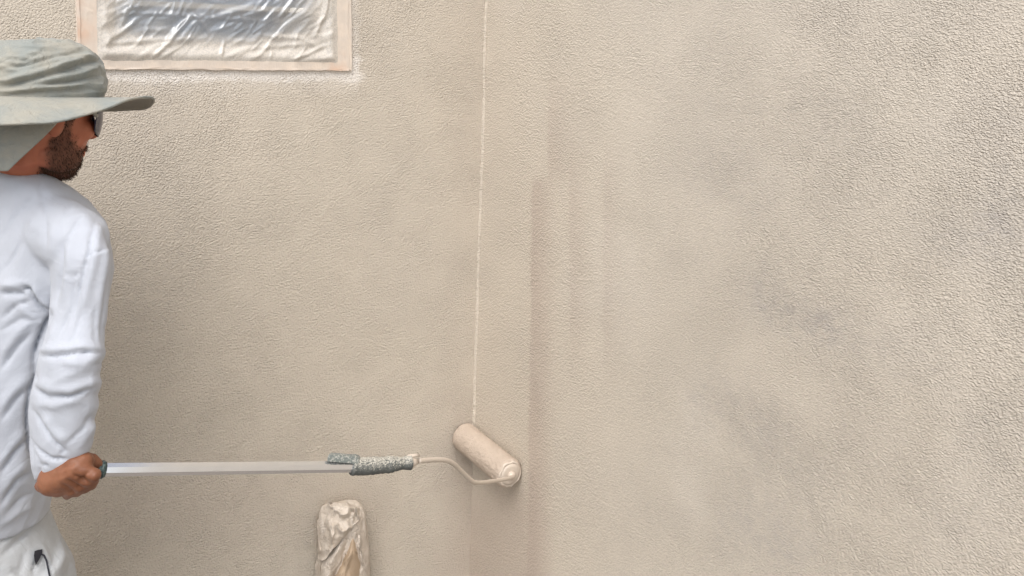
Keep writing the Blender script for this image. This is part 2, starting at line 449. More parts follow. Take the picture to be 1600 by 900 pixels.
qw = q + .05 * np.stack([fbm(P3, 5, 21), 0 * q[:, 0], fbm(P3, 5, 22)], 1)
rid = 1 - np.abs(fbm(qw * np.array([1, 1, 4.5]), 5, 23, 3)); h = h + amp * .005 * np.clip(rid, 0, 1) ** 3
rid = 1 - np.abs(fbm(qw * np.array([1, 1, 5.0]), 13, 24, 2)); h = h + amp * .0016 * np.clip(rid, 0, 1) ** 4
h = h + amp * .006 * fbm(P3, 4, 25, 2)
film_strokes = [([(163, 67), (190, 50), (218, 28)], 3.5, .010), ([(158, 70), (240, 62), (330, 60)], 4, .007), ([(232, 94), (262, 68), (300, 22)], 3, .010), ([(262, 62), (302, 24)], 3.5, .012),
                ([(247, 93), (285, 70)], 2.4, .006), ([(290, 42), (420, 0)], 4, .006), ([(385, 25), (410, 16), (430, -8)], 3, .010), ([(435, 30), (462, -5)], 3, .009), ([(447, 96), (480, 84), (508, 71)], 2.2, .009),
                ([(458, 97), (512, 91)], 2.2, .007), ([(340, 94), (385, 76), (440, 72), (500, 66)], 3.5, .006), ([(165, 20), (260, 22), (330, 28), (430, 33)], 2.2, .006),
                ([(200, 10), (190, 40), (160, 66)], 4, .006), ([(490, 60), (508, 20), (512, -20)], 3, .008), ([(420, 92), (425, 78)], 2, .004), ([(330, 50), (372, 35)], 2.5, .006), ([(300, 18), (330, 55)], 3, .005),
                ([(230, 75), (275, 66)], 2, .004), ([(390, 48), (402, 30)], 2, .005), ([(500, 75), (470, 60), (400, 55)], 3.5, .006)]
for pts, w, a in film_strokes: h = h + amp * a * .62 * stroke(px, py, pts, w)
for k in range(70):                                         # the same kind of pleats above the photograph's edge
    x0, y0 = rng.uniform(160, 500), rng.uniform(-560, -10); L = rng.uniform(30, 110); a_ = R(rng.normal(-42, 22))
    h = h + amp * .6 * rng.uniform(.003, .010) * stroke(px, py, [(x0, y0), (x0 + L * math.cos(a_), y0 + L * math.sin(a_))], rng.uniform(2, 4.5))
for k in range(60):
    x0, y0 = rng2.uniform(150, 505), rng2.uniform(-20, 100); L = rng2.uniform(12, 45); a_ = R(rng2.normal(-40, 16))
    h = h + amp * rng2.uniform(.001, .0035) * stroke(px, py, [(x0, y0), (x0 + L * math.cos(a_), y0 + L * math.sin(a_))], rng2.uniform(1.2, 2.4))
FV = base + np.array([0, -1, 0])[None, :] * h[:, None]
FF = [(j * NU + i, j * NU + i + 1, (j + 1) * NU + i + 1, (j + 1) * NU + i) for j in range(NW_ - 1) for i in range(NU - 1)]
fme = mesh('film', FV, FF, True)
mist = np.clip(.10 + .90 * sstep(.085, .02, e + .02 * fbm(P3, 9, 31)) + .85 * sstep(.115, .06, WWg.ravel() + .02 * fbm(P3, 7, 32)) + .8 * sstep(.52, 1.0, (UU / WW).ravel() + .30 * (.12 - WWg.ravel()) / .12 * .3 + .12 * fbm(P3, 6, 33)) + .12, 0, 1)
ca = fme.color_attributes.new('mist', 'FLOAT_COLOR', 'POINT')
ca.data.foreach_set('color', np.stack([mist] * 3 + [np.ones_like(mist)], 1).astype(np.float32).ravel())
mf = M('masking_film'); at = mf.new('Attribute'); at.attribute_name = 'mist'
spk = mf.noise(260, 3, .6)
mist_o = mf.math('MULTIPLY', at.outputs['Fac'], mf.mr(spk, .3, .65, .65, 1))
mf.n.remove(mf.b)
tr = mf.new('BsdfTransparent'); gl = mf.new('BsdfGlossy'); df = mf.new('BsdfDiffuse'); tl = mf.new('BsdfTranslucent')
gl.inputs['Roughness'].default_value = .26; gl.inputs['Color'].default_value = (.95, .97, 1, 1)
gl.inputs['Color'].default_value = (.90, .95, 1, 1); df.inputs['Color'].default_value = (.70, .65, .58, 1); tl.inputs['Color'].default_value = (.7, .72, .75, 1)
m1 = mf.new('MixShader'); mf.link(tr.outputs[0], m1.inputs[1]); mf.link(gl.outputs[0], m1.inputs[2])
fr = mf.new('LayerWeight'); fr.inputs['Blend'].default_value = .42; mf.link(mf.mr(fr.outputs['Fresnel'], 0, 1, .17, .75, False), m1.inputs[0])
m2 = mf.new('MixShader'); m2.inputs[0].default_value = .30; mf.link(m1.outputs[0], m2.inputs[1]); mf.link(tl.outputs[0], m2.inputs[2])
m3 = mf.new('MixShader'); mf.link(mf.math('MULTIPLY', mist_o, .88), m3.inputs[0]); mf.link(m2.outputs[0], m3.inputs[1]); mf.link(df.outputs[0], m3.inputs[2])
mf.link(m3.outputs[0], mf.out.inputs['Surface'])
adopt(link('film', fme, mf.m), froot)
def strip(a, b, wid, d, seed, n=70):                        # strip of tape from (u,w) a to b
    a, b = Vector(a), Vector(b); dr = (b - a).normalized(); nn = Vector((-dr.y, dr.x))
    V = []
    for i in range(n):
        t = i / (n - 1); c = a.lerp(b, t)
        for s in (-1, 1):
            off = wid / 2 * s + .0022 * mnoise.noise(Vector((t * 14, seed, s * 3))) + .0009 * mnoise.noise(Vector((t * 70, seed, s)))
            p = c + nn * off; dd = d + .0012 * mnoise.noise(Vector((t * 30, seed + 5, s)))
            V.append(win(p.x, p.y, dd)); V.append(win(p.x, p.y, dd - .0012))
    Fc = []
    for i in range(n - 1):
        k = i * 4
        Fc += [(k, k + 2, k + 6, k + 4), (k + 1, k + 5, k + 7, k + 3), (k, k + 4, k + 5, k + 1), (k + 2, k + 3, k + 7, k + 6)]
    Fc += [(0, 1, 3, 2), (4 * n - 4, 4 * n - 2, 4 * n - 1, 4 * n - 3)]
    return mesh('tape_strip', V, Fc)
for a, b, w_, d_ in (((WW - .0045, .002), (WW - .0045, WH), .007, .0075), ((.004, .002), (.004, WH), .006, .0072), ((.03, .0035), (WW - .01, .0035), .005, .0082), ((.025, .002), (.025, WH), .036, .0052), ((WW - .024, .002), (WW - .024, WH), .034, .0052), ((.008, .013), (WW - .008, .013), .020, .0066), ((.008, WH - .02), (WW - .008, WH - .02), .034, .0066)):
    adopt(link('tape_strip', strip(a, b, w_, d_, w_ * 900 + a[0] * 31), m_tape.m), froot)

# ------------------------------------------------------------------ paint roller on its extension pole
mal = M('aluminium'); mal.base(mal.mix(mal.noise(30, 3), (.78, .79, .81), (.88, .89, .91)), .15, .5, .93)
mgr = M('paint_crusted_grip'); geo = mgr.new('NewGeometry'); sx = mgr.new('SeparateXYZ'); mgr.link(geo.outputs['Normal'], sx.inputs[0])
sp = mgr.math('ADD', mgr.noise(330, 4, .75), mgr.math('MULTIPLY', sx.outputs[2], .16))
mgr.base(mgr.mix(mgr.mr(sp, .50, .70), mgr.mix(mgr.noise(60, 2), (.05, .06, .06), (.15, .155, .145)), (.50, .475, .41)), .6, .4)
mgr.normal(mgr.bump(mgr.noise(260, 3), .9, .002))
mlv = M('grey_green_plastic'); mlv.base(mlv.mix(mlv.mr(mlv.noise(260, 3), .45, .68), (.15, .17, .16), (.42, .415, .37)), .5, .4)
mcl = M('teal_plastic'); mcl.base(mcl.mix(mcl.mr(mcl.noise(150, 3), .45, .65), (.03, .055, .055), (.13, .18, .17)), .4, .5)
mwp = M('paint_coated_wire'); mwp.base(mwp.mix(mwp.noise(120, 3), (.56, .48, .40), (.64, .56, .475)), .45, .5); mwp.normal(mwp.bump(mwp.noise(300, 3), .8, .0012))
mnp = M('paint_soaked_nap'); mnp.base(mnp.mix(mnp.noise(45, 3), (.49, .40, .325), (.57, .475, .39)), .62, .45)
mnp.normal(mnp.bump(mnp.noise(330, 3, .6), .9, .003))

POLE_ROT = 6
PA, PB = Dp(128, 734.2, 1.395), Dp(549, 729, 1.665)         # aluminium pole, hand end to grip end
pd = (PB - PA).normalized()
r_pole = .0116
roller = empty('paint_roller', PA); tag(roller, 'paint roller on an aluminium extension pole pressed into the wall corner', 'paint roller')
_, pup = frame_of(pd)
v, f = tube([PA + pd * s for s in (-.012, 0, .3, (PB - PA).length)], r_pole, 8)
rot = Matrix.Rotation(R(POLE_ROT), 3, pd)
v = [PA + rot @ (p - PA) for p in v]
me = mesh('pole', v, f); adopt(link('pole', me, mal.m), roller)
# teal collar in the hand
c0 = Dp(151.5, 733.8, 1.405)
ts = [0, .002, .0035, .006, .0085, .0095, .0115]; rr = [.0128, .0146, .0135, .0148, .0148, .0132, .0126]
adopt(link('locking_collar', mesh('locking_collar', *tube([c0 + pd * (t * 1.15) for t in ts], rr, 16), True), mcl.m), roller)
# crusted grip on the far end
GT = Dp(641, 722.5, 1.735); gd = (GT - PB).normalized(); GL = (GT - PB).length
gp, grd = [], []
for i in range(46):
    t = i / 45
    r = .0165 - .0005 * t + .0022 * math.sin(min(t / .5, 1) * math.pi) * .5
    if t > .62: r = .0172 - (t - .62) * .020
    if t > .86: r = .0125 + (t - .86) * .020
    r += .0004 * math.sin(t * 75) * (t < .8) + .0006 * mnoise.noise(Vector((t * 30, 1, 1)))
    gp.append(PB + gd * (GL * t) + Vector((0, 0, -.0015 * math.sin(t * math.pi)))); grd.append(r)
adopt(link('grip', mesh('grip', *tube(gp, grd, 18, rf=lambda t, a: 1 + .05 * mnoise.noise(Vector((t * 14, a * 2, 3)))), True), mgr.m), roller)
# lock lever lying along the top of the pole
Lp = lambda px, py, t=1.64: Dp(px, py, t)
lev = []
for (px0, py0, hw) in ((513, 714.5, 3.2), (517, 713.5, 4.6), (530, 714.5, 4.8), (545, 716, 4.6), (556, 716.5, 5.5), (562, 717.5, 3)):
    t = 1.64 + (px0 - 513) * .0006; a, b = Dp(px0, py0 - hw, t), Dp(px0, py0 + hw, t)
    dep = (CR @ Vector((0, 0, -1))) * .011
    lev.append([a - dep * .6, a + dep * .6, b + dep, b - dep])
me = mesh('lock_lever', *loft(lev)); bevel(me, .0015); adopt(link('lock_lever', me, mlv.m), roller)
# threaded tip with paint build-up
tip = merge([tube([GT - gd * .004, GT + gd * .006, GT + gd * .015], [.0115, .009, .006], 12),
             tube([Dp(630, 722, 1.728), Dp(640, 713.5, 1.735), Dp(648, 712, 1.742), Dp(654.5, 711.5, 1.75)], [.006, .0052, .004, .0035], 8),
             tube([Dp(642, 712, 1.735), Dp(643, 722, 1.736), Dp(646, 729, 1.74)], [.0042, .0055, .003], 8)])
adopt(link('ferrule', mesh('ferrule', *tip, True), mwp.m), roller)
# roller cover lying along the right wall
RRAD = .0405
CN = UX(798, 741, xr_at(.75) - RRAD - .002); CN.x = xr_at(CN.z) - RRAD - .002
CF = Vector((0, YB - .010, 0)); CF.x = CN.x; CF.z = UX(741, 693, CN.x).z
dcr = (CF - CN).normalized(); LC = (CF - CN).length
pts, rds = [], []
for i in range(141):
    t = i / 140
    edge = min(t, 1 - t) * LC
    r = RRAD * (math.sqrt(max(0, 1 - (1 - min(edge / .011, 1)) ** 2)) * .22 + .78)
    pts.append(CN + dcr * LC * t); rds.append(r)
def napf(t, a): return 1 + .035 * mnoise.noise(Vector((t * 22, math.cos(a) * 5, math.sin(a) * 5))) + .045 * mnoise.noise(Vector((t * 70, math.cos(a) * 14, math.sin(a) * 14)))
me = mesh('roller_cover', *tube(pts, rds, 120, rf=napf), True)
adopt(link('roller_cover', me, mnp.m), roller)
# end cap with raised rings
def ringv(c, d, rad, thick, n=40, m=8, amp=.0):
    a, b = frame_of(d); V = []
    for i in range(n):
        t = 2 * math.pi * i / n; o_ = a * math.cos(t) + b * math.sin(t)
        for k in range(m):
            s = 2 * math.pi * k / m
            V.append(c + o_ * (rad + thick * math.cos(s)) * (1 + amp * mnoise.noise(o_ * 3)) + d * thick * math.sin(s))
    return V, [(i * m + k, i * m + (k + 1) % m, ((i + 1) % n) * m + (k + 1) % m, ((i + 1) % n) * m + k) for i in range(n) for k in range(m)]
cap = merge([ringv(CN + dcr * .002, dcr, .0325, .0040, amp=.16), ringv(CN - dcr * .0005, dcr, .021, .0026, amp=.2),
             tube([CN + dcr * .004, CN - dcr * .002, CN - dcr * .004], [.031, .030, .022], 32), tube([CN, CN - dcr * .012, CN - dcr * .016], [.012, .011, .006], 20)])
adopt(link('end_cap', mesh('end_cap', *cap, True), mwp.m), roller)
# bent wire frame
hub = CN - dcr * .018
cp = [(655, 720, 1.752), (678, 718, 1.80), (696, 718.5, 1.84), (707, 722.5, 1.87), (722, 737, 1.92), (735, 750, 1.96), (741, 754, 1.98), (752, 754.5, None), (775, 751.5, None)]
hd = (hub - O).dot(CR @ Vector((0, 0, -1)))
wp = []
for (a_, b_, t) in cp:
    if t is None: t = 1.98 + (a_ - 741) / (798 - 741) * (hd - 1.98)
    wp.append(Dp(a_, b_, t))
wp += [hub + (wp[-1] - hub) * .25, hub + dcr * .002, CN + dcr * .01]
def smooth_path(P, it=2):
    for _ in range(it):
        Q = [P[0]]
        for i in range(len(P) - 1): Q += [P[i] * .75 + P[i + 1] * .25, P[i] * .25 + P[i + 1] * .75]
        Q.append(P[-1]); P = Q
    return P
wp = smooth_path(wp, 3)
adopt(link('wire_frame', mesh('wire_frame', *tube(wp, [.0052 + .0006 * mnoise.noise(p * 60) for p in wp], 10), True), mwp.m), roller)

# ------------------------------------------------------------------ wrapped wall fixture under the roller pole
mpf = M('cream_masking_film'); mpf.base(mpf.mix(mpf.mr(mpf.noise(25, 4, .6), .3, .7), (.55, .475, .395), (.66, .59, .51)), .55, .4)
fa = mpf.math('ABSOLUTE', mpf.math('SUBTRACT', mpf.noise(45, 3, .5, dist=1.0), .5)); mpf.normal(mpf.bump(mpf.mr(fa, 0, .1), .8, .0016, mpf.bump(mpf.noise(140, 3), .5, .0012)))
mpt = M('tan_masking_paper'); mpt.base(mpt.mix(mpt.noise(30, 4), (.42, .31, .21), (.52, .41, .30)), .65, .3); mpt.normal(mpt.bump(mpt.noise(160, 3), .5, .0012))
wf = empty('wrapped_wall_fixture', Vector((U(538, 880, YB).x, YB - .05, U(538, 900, YB).z)))
tag(wf, 'wall fixture wrapped in crumpled cream plastic and tan paper below the pole', 'wrapped fixture')
# body: lumpy closed column standing off the wall
Lx = [(785, 520, 548), (789, 508, 560), (796, 500, 567), (810, 497, 571), (840, 496, 574), (880, 497, 577), (930, 498, 578), (1000, 500, 577), (1100, 503, 574), (1180, 508, 570)]
def wf_edges(y):
    for (a, b) in zip(Lx, Lx[1:]):
        if a[0] <= y <= b[0]:
            t = (y - a[0]) / (b[0] - a[0]); return a[1] + (b[1] - a[1]) * t, a[2] + (b[2] - a[2]) * t
    return (Lx[-1][1], Lx[-1][2]) if y > Lx[-1][0] else (Lx[0][1], Lx[0][2])
rings = []
for y in list(np.linspace(786, 830, 16)) + list(np.linspace(836, 1180, 70)):
    l, r = wf_edges(y); l += 3; r -= 3
    A, B = U(l, y, YB - .045), U(r, y, YB - .045); c = (A + B) / 2; a = (B - A).length / 2
    dep = .045 * min(1, math.sqrt(max(.02, (y - 784) / 22)))
    ring = []
    for k in range(56):
        t = 2 * math.pi * k / 56; cs, sn = math.cos(t), math.sin(t)
        p = Vector((c.x + a * cs, c.y - dep * sn, c.z)); q = Vector((cs * 2, sn * 2, y / 55.0))
        p.x += .003 * mnoise.noise(q) * cs; p.y -= (.010 * abs(mnoise.noise(q + Vector((3, 1, y / 90)))) + .003 * mnoise.noise(q * 3)) * (sn > -.2)
        ring.append(p)
    rings.append(ring)
me = mesh('film_core', *loft(rings), True); adopt(link('film_core', me, mpf.m), wf)
def flap(name, rows, mat, nu=40, nv=60, seed=0, crease=.006, cx=20, strokes=(), th=.0015):
    """rows: (y, x_left, x_right, off_left, off_mid, off_right) in photo pixels, offsets from the wall in metres"""
    ys = [r[0] for r in rows]; V = []
    P = np.zeros((nv, nu, 3)); PX = np.zeros((nv, nu)); PY = np.zeros((nv, nu)); OF = np.zeros((nv, nu))
    for j in range(nv):
        y = ys[0] + (ys[-1] - ys[0]) * j / (nv - 1)
        row = [np.interp(y, ys, [r[k] for r in rows]) for k in range(1, 6)]
        for i in range(nu):
            s = i / (nu - 1); x0_ = row[0] + 2.2 * mnoise.noise(Vector((y / 9, seed, 1))); x1_ = row[1] + 2.2 * mnoise.noise(Vector((y / 9, seed, 7))); x = x0_ + (x1_ - x0_) * s
            OF[j, i] = row[2] * (1 - s) * (1 - 2 * s) + row[3] * 4 * s * (1 - s) + row[4] * s * (2 * s - 1)
            yj = y + (1 - j / (nv - 1)) ** 4 * 3.5 * mnoise.noise(Vector((x / 5, seed, 3))); PX[j, i] = x; PY[j, i] = yj
    q = np.stack([PX.ravel() / cx, PY.ravel() / cx * .55, 0 * PX.ravel()], 1)
    cr = (1 - np.abs(fbm(q, 1, seed, 3))).reshape(nv, nu)
    OF = OF + crease * 1.8 * (np.clip(cr, 0, 1) ** 7 - .25)
    for pts_, w, a in strokes: OF = OF + a * stroke(PX, PY, pts_, w)
    for j in range(nv):
        for i in range(nu): P[j, i] = U(PX[j, i], PY[j, i], YB - OF[j, i])
    V = [Vector(p) for p in P.reshape(-1, 3)]; n = len(V); V += [p + Vector((0, th, 0)) for p in V]
    Fc = []
    for j in range(nv - 1):
        for i in range(nu - 1):
            a = j * nu + i; Fc += [(a, a + nu, a + nu + 1, a + 1), (n + a, n + a + 1, n + a + nu + 1, n + a + nu)]
    bd = [i for i in range(nu)] + [j * nu + nu - 1 for j in range(1, nv)] + [(nv - 1) * nu + i for i in range(nu - 2, -1, -1)] + [j * nu for j in range(nv - 2, 0, -1)]
    for a, b in zip(bd, bd[1:] + bd[:1]): Fc.append((a, b, n + b, n + a))
    return adopt(link(name, mesh(name, V, Fc, True), mat), wf)
# sheet A: upper sheet with a loose diagonal lower edge, done as rows slanted by clipping x
flap('film_flap', [(786, 512, 556, .045, .075, .045), (792, 503, 565, .035, .092, .05), (806, 497, 567, .030, .098, .07), (822, 496, 552, .030, .102, .10), (840, 496, 537, .030, .100, .108), (860, 496, 519, .032, .085, .105), (876, 498, 507, .036, .07, .09)],
     mpf.m, seed=2, crease=.007, strokes=[([(520, 800), (500, 830)], 3, .006), ([(512, 808), (516, 822)], 2.5, .005), ([(534, 812), (546, 808), (549, 824)], 2.6, -.006), ([(518, 796), (524, 794)], 2, -.006)])
# sheet B: rolled fold under the diagonal
flap('film_flap', [(800, 548, 558, .085, .100, .080), (824, 536, 557, .080, .095, .075), (840, 528, 553, .075, .096, .072), (862, 510, 545, .068, .100, .070), (882, 501, 536, .062, .102, .066), (905, 500, 522, .06, .098, .064), (1000, 500, 520, .06, .09, .06), (1180, 505, 520, .05, .08, .05)],
     mpf.m, seed=5, crease=.005, strokes=[([(540, 832), (545, 850)], 3, -.005), ([(535, 850), (512, 885)], 5, .006)])
# sheet C: long pale sheet hanging on the right
flap('film_flap', [(794, 550, 566, .078, .085, .03), (820, 554, 572, .078, .082, .02), (850, 553, 575, .070, .084, .018), (880, 560, 578, .062, .082, .016), (910, 566, 579, .058, .074, .016), (1000, 566, 580, .05, .07, .014), (1180, 562, 576, .05, .06, .012)],
     mpf.m, seed=9, crease=.008, cx=14, strokes=[([(566, 800), (571, 860), (574, 900)], 1.8, -.010), ([(560, 830), (568, 890)], 2.4, .006)])
# sheet D: inner tan fold in the middle
flap('paper_flap', [(838, 549, 556, .085, .095, .08), (862, 541, 560, .085, .108, .085), (882, 530, 565, .08, .112, .085), (905, 519, 567, .075, .112, .08), (1000, 515, 568, .048, .08, .05), (1180, 515, 566, .045, .07, .045)],
     mpt.m, seed=12, crease=.009, strokes=[([(548, 866), (536, 900)], 3, .006)])
# loose torn tuft low on the left
flap('film_flap', [(874, 495, 502, .02, .04, .05), (886, 492, 500, .018, .03, .045), (910, 494, 500, .018, .03, .045), (960, 494, 500, .018, .03, .045)], mpf.m, nu=14, nv=24, seed=15, crease=.004)

# ------------------------------------------------------------------ the painter
PHI = R(25)
f_ = Vector((math.cos(PHI), math.sin(PHI), 0)); l_ = Vector((-math.sin(PHI), math.cos(PHI), 0)); u_ = Vector((0, 0, 1))
msk = M('tanned_skin'); geo = msk.new('NewGeometry')
msk.base(msk.mix(msk.mr(msk.noise(28, 4, .6), .3, .7), (.185, .070, .034), (.27, .115, .062)), .50, .4)
msk.b.inputs['Subsurface Weight'].default_value = .12; msk.b.inputs['Subsurface Radius'].default_value = (.010, .004, .002); msk.b.inputs['Subsurface Scale'].default_value = .6
msk.normal(msk.bump(msk.noise(260, 3, .6), .45, .0010))
mbd = M('dark_brown_hair'); mbd.base(mbd.mix(mbd.noise(90, 3), (.028, .015, .009), (.085, .042, .022)), .6, .3)
msh = fabric('white_cotton', (.485, .51, .565), (.455, .48, .53), .9, 1100, .0006, 9, .00035)
mtr = fabric('off_white_canvas', (.48, .50, .52), (.43, .445, .455), .85, 900, .0006, 14, .0005)
mht = fabric('sage_grey_cotton', (.35, .335, .285), (.265, .285, .27), .85, 1000, .0006, 16, .0012)
mhd = fabric('sage_grey_underside', (.20, .185, .15), (.17, .155, .125), .9, 900, .0004, 12)  # darker cotton used on the brim's underside
mlens = M('dark_purple_lens'); mlens.base((.022, .018, .055), .2, .3)
mblk = M('black_nylon'); mblk.base((.02, .021, .03), .5, .4)
mbt = M('scuffed_boot'); mbt.base(mbt.mix(mbt.noise(20, 4), (.20, .15, .10), (.40, .36, .31)), .7, .3)

tilt = R(10)                                             # the head is bowed a little
HC = Dp(60, 168, 1.50)
ph = PHI + R(4)
hf = Vector((math.cos(ph) * math.cos(tilt), math.sin(ph) * math.cos(tilt), -math.sin(tilt)))
hl = Vector((-math.sin(ph), math.cos(ph), 0)); hu = hf.cross(hl).normalized()
hrot = Matrix((hf, hl, hu)).transposed()
def H(f, l, u): return HC + hf * f + hl * l + hu * u
def He(c, s, extra=None):
    return ellipsoid(H(*c), s, hrot if extra is None else hrot @ extra)
body_parts = [
    He((-.008, 0, .012), (.100, .076, .100)), He((.030, 0, -.030), (.066, .064, .085)), He((.052, 0, -.088), (.038, .044, .034)),
    He((.068, 0, -.106), (.022, .024, .018)), He((.028, -.040, -.082), (.045, .018, .030)), He((.028, .040, -.082), (.045, .018, .030)),
    He((.062, 0, -.060), (.032, .034, .034)), He((.060, 0, .020), (.038, .055, .040)),
    capsule(H(.093, 0, .000), H(.112, 0, -.030), .008, .0125), capsule(H(.098, -.010, -.034), H(.098, .010, -.034), .008, .008),
    capsule(H(.090, -.014, -.062), H(.090, .014, -.062), .008, .008), capsule(H(.089, -.012, -.074), H(.089, .012, -.074), .0075, .0075),
    He((.058, -.046, -.030), (.026, .018, .022)), He((.058, .046, -.030), (.026, .018, .022)),
    He((.082, -.030, .008), (.014, .022, .008)), He((.082, .030, .008), (.014, .022, .008)),
    He((-.012, -.076, -.022), (.017, .010, .032)), He((-.012, .076, -.022), (.017, .010, .032)),
]
NB = Dp(34, 300, 1.525)
body_parts += [tube([H(-.022, 0, -.03), H(-.022, 0, -.085), NB + Vector((0, 0, .02)), NB - Vector((0, 0, .05))], [.054, .046, .044, .042], 24, flat=1.0),
               capsule(H(-.012, -.038, -.055), NB + f_ * .04 - l_ * .02 + u_ * .0, .017, .018)]
# trunk and arms inside the clothes
SR, SL = Dp(122, 352, 1.41), Dp(-10, 350, 1.68)
ER, WR = Dp(104, 562, 1.375), Dp(88, 738, 1.40)
PEL = Dp(-48, 880, 1.55)
body_parts += [tube([NB - u_ * .02, Dp(40, 350, 1.54), Dp(28, 520, 1.55), Dp(0, 660, 1.55), Dp(-40, 790, 1.55), PEL], [.06, .085, .09, .09, .09, .10], 24, flat=1.0),
               capsule(SR + Vector((.008, .02, -.03)), ER + Vector((.012, .01, 0)), .029, .026), capsule(ER + Vector((.012, .01, 0)), WR, .026, .025), capsule(Dp(40, 355, 1.54), SR + Vector((0, .02, -.03)), .05, .034), capsule(Dp(40, 355, 1.54), SL - u_ * .02, .05, .034)]
# left arm, on the wall side, bent with the hand at the belly
EL, WL = Dp(-12, 545, 1.72), Dp(45, 610, 1.70)
body_parts += [capsule(SL, EL, .036, .030), capsule(EL, WL, .030, .025)]
# legs
for s in (-1, 1):
    hip = PEL + l_ * .085 * s - u_ * .02
    foot = Vector((hip.x, hip.y, .09)) + f_ * (.08 if s < 0 else .14)
    knee = (hip + foot) / 2 + f_ * .07 + u_ * .02
    body_parts += [capsule(hip, knee, .085, .055), capsule(knee, foot, .052, .036), capsule(foot - u_ * .03, foot - u_ * .045 + f_ * .12, .036, .03)]

# right hand: back of the hand to the camera, thumb along the top, fingers folded round the pole
hand = []
def hp(px, py, t): return Dp(px, py, t)
hand += [capsule(hp(66, 758, 1.398), hp(94, 748, 1.385), .012, .026), capsule(hp(84, 750, 1.385), hp(122, 730, 1.372), .026, .0235),
         capsule(hp(92, 757, 1.39), hp(118, 746, 1.375), .020, .017), capsule(hp(104, 732, 1.378), hp(130, 722, 1.374), .018, .0165)]
kn = [((126, 733), (148, 742), (143, 757), (130, 756)), ((118, 744), (138, 751), (134, 763), (124, 762)), ((108, 752), (125, 760), (121, 769), (112, 768)), ((97, 757), (110, 767), (106, 774), (98, 772))]
for i, (k0, k1, k2, k3) in enumerate(kn):
    r = (.0104, .0098, .0092, .0084)[i]; z0 = 1.362 + i * .006
    # knuckle -> first joint (towards the camera), then curling under and away round the pole
    hand += [capsule(hp(*k0, z0), hp(*k1, z0 + .002), r * 1.12, r), capsule(hp(*k1, z0 + .002), hp(*k2, z0 + .030), r, r * .92), capsule(hp(*k2, z0 + .030), hp(k3[0], k3[1] - 6, z0 + .052), r * .92, r * .8)]
hand += [capsule(hp(100, 730, 1.382), hp(126, 716, 1.386), .0155, .0130), capsule(hp(126, 716, 1.386), hp(143, 719, 1.392), .0125, .0110), capsule(hp(143, 719, 1.392), hp(153, 725, 1.402), .0110, .0085)]
body_parts += hand + [capsule(WR, hp(88, 748, 1.387), .022, .024)]
# left hand (out of sight behind the trunk): palm, five fingers
PL = WL + Vector((.03, -.005, -.035))
body_parts += [capsule(WL, PL, .022, .030)]
for i in range(4):
    b0 = PL + Vector((.012 + .002 * i, -.022 + .015 * i, -.020)); b1 = b0 + Vector((.020, 0, -.030 + .002 * abs(i - 1))); b2 = b1 + Vector((.002, -.002, -.024))
    body_parts += [capsule(b0, b1, .0095, .0085), capsule(b1, b2, .0085, .0070)]
body_parts += [capsule(PL + Vector((.0, -.02, .005)), PL + Vector((.035, -.035, -.01)), .0115, .009)]

person = empty('person', Vector((PEL.x, PEL.y, 0)))
tag(person, 'painter in wide-brimmed sun hat and white work clothes holding the roller pole', 'person')
bme = remesh(body_parts, .0030, 6)
co, no = get_co(bme), get_no(bme); bx, by = project(co)
# tendons / wrist crease / knuckle relief on the near hand
hm = (np.abs(co[:, 1] - hp(110, 740, 1.38).y) < .09) & (by > 700) & (by < 785) & (bx > 45) & (bx < 165)
d = np.zeros(len(co))
for pts_, w, a in (([(128, 752), (133, 742), (142, 736)], 3, -.0028), ([(80, 742), (124, 728)], 3, .0010), ([(84, 752), (116, 742)], 3, .0010), ([(92, 735), (120, 722)], 3.5, -.0018), ([(112, 741), (127, 748), (138, 756)], 2.2, -.0035), ([(104, 749), (118, 757), (128, 764)], 2.0, -.0032), ([(95, 756), (108, 764), (116, 770)], 2.0, -.0028), ([(60, 752), (68, 766)], 2, -.001), ([(146, 722), (150, 727)], 2, -.001), ([(150, 735), (138, 748)], 3, -.0012)):
    d += a * stroke(bx, by, pts_, w)
co = co + no * (d * hm + .0006 * fbm(co, 90, 41, 2))[:, None]
set_co(bme, co)
body = adopt(link('body', bme, msk.m), person)

# beard: a close dark shell with short strands growing out of it
bvh = BVHTree.FromObject(body, bpy.context.evaluated_depsgraph_get())
Hinv = hrot.transposed()
hc = np.array(HC); loc = (co - hc) @ np.array(hrot)           # head-local f,l,u of the body verts
lf, ll, lu = loc[:, 0], loc[:, 1], loc[:, 2]
jaw = sstep(-.036, -.060, lu + .006 * fbm(loc, 60, 3)) * sstep(-.014, .002, lf + .2 * (lu + .06) + .004 * fbm(loc, 70, 8)) * sstep(-.150, -.128, lu)
side = sstep(.018, .008, np.abs(lf - .013 + .10 * (lu + .02)) + .004 * fbm(loc, 80, 5)) * (lu < .02) * (lu > -.07)
lips = (np.abs(ll) < .022) & (lf > .075) & (lu > -.082) & (lu < -.066)
bw = np.clip(np.maximum(jaw, side * .9), 0, 1) * (~lips) * (np.linalg.norm(loc, axis=1) < .19)
cheek = sstep(.030, .055, lf) * sstep(-.072, -.055, lu) * (np.abs(ll) > .024)
bw = bw * (1 - .95 * cheek)
bw[(lu > -.035) & (lf > .03)] = 0
ca = bme.color_attributes.new('stubble', 'FLOAT_COLOR', 'POINT')
ca.data.foreach_set('color', np.stack([bw] * 3 + [np.ones_like(bw)], 1).astype(np.float32).ravel())
at = msk.new('Attribute'); at.attribute_name = 'stubble'
lk = msk.b.inputs['Base Color'].links[0].from_socket
sz_ = msk.new('SeparateXYZ'); msk.link(msk.pos(), sz_.inputs[0]); lk = msk.mix(msk.mr(sz_.outputs[2], 1.2, 1.4), lk, msk.mix(msk.noise(35, 3), (.40, .115, .062), (.50, .19, .11)))      # sunburnt face and neck
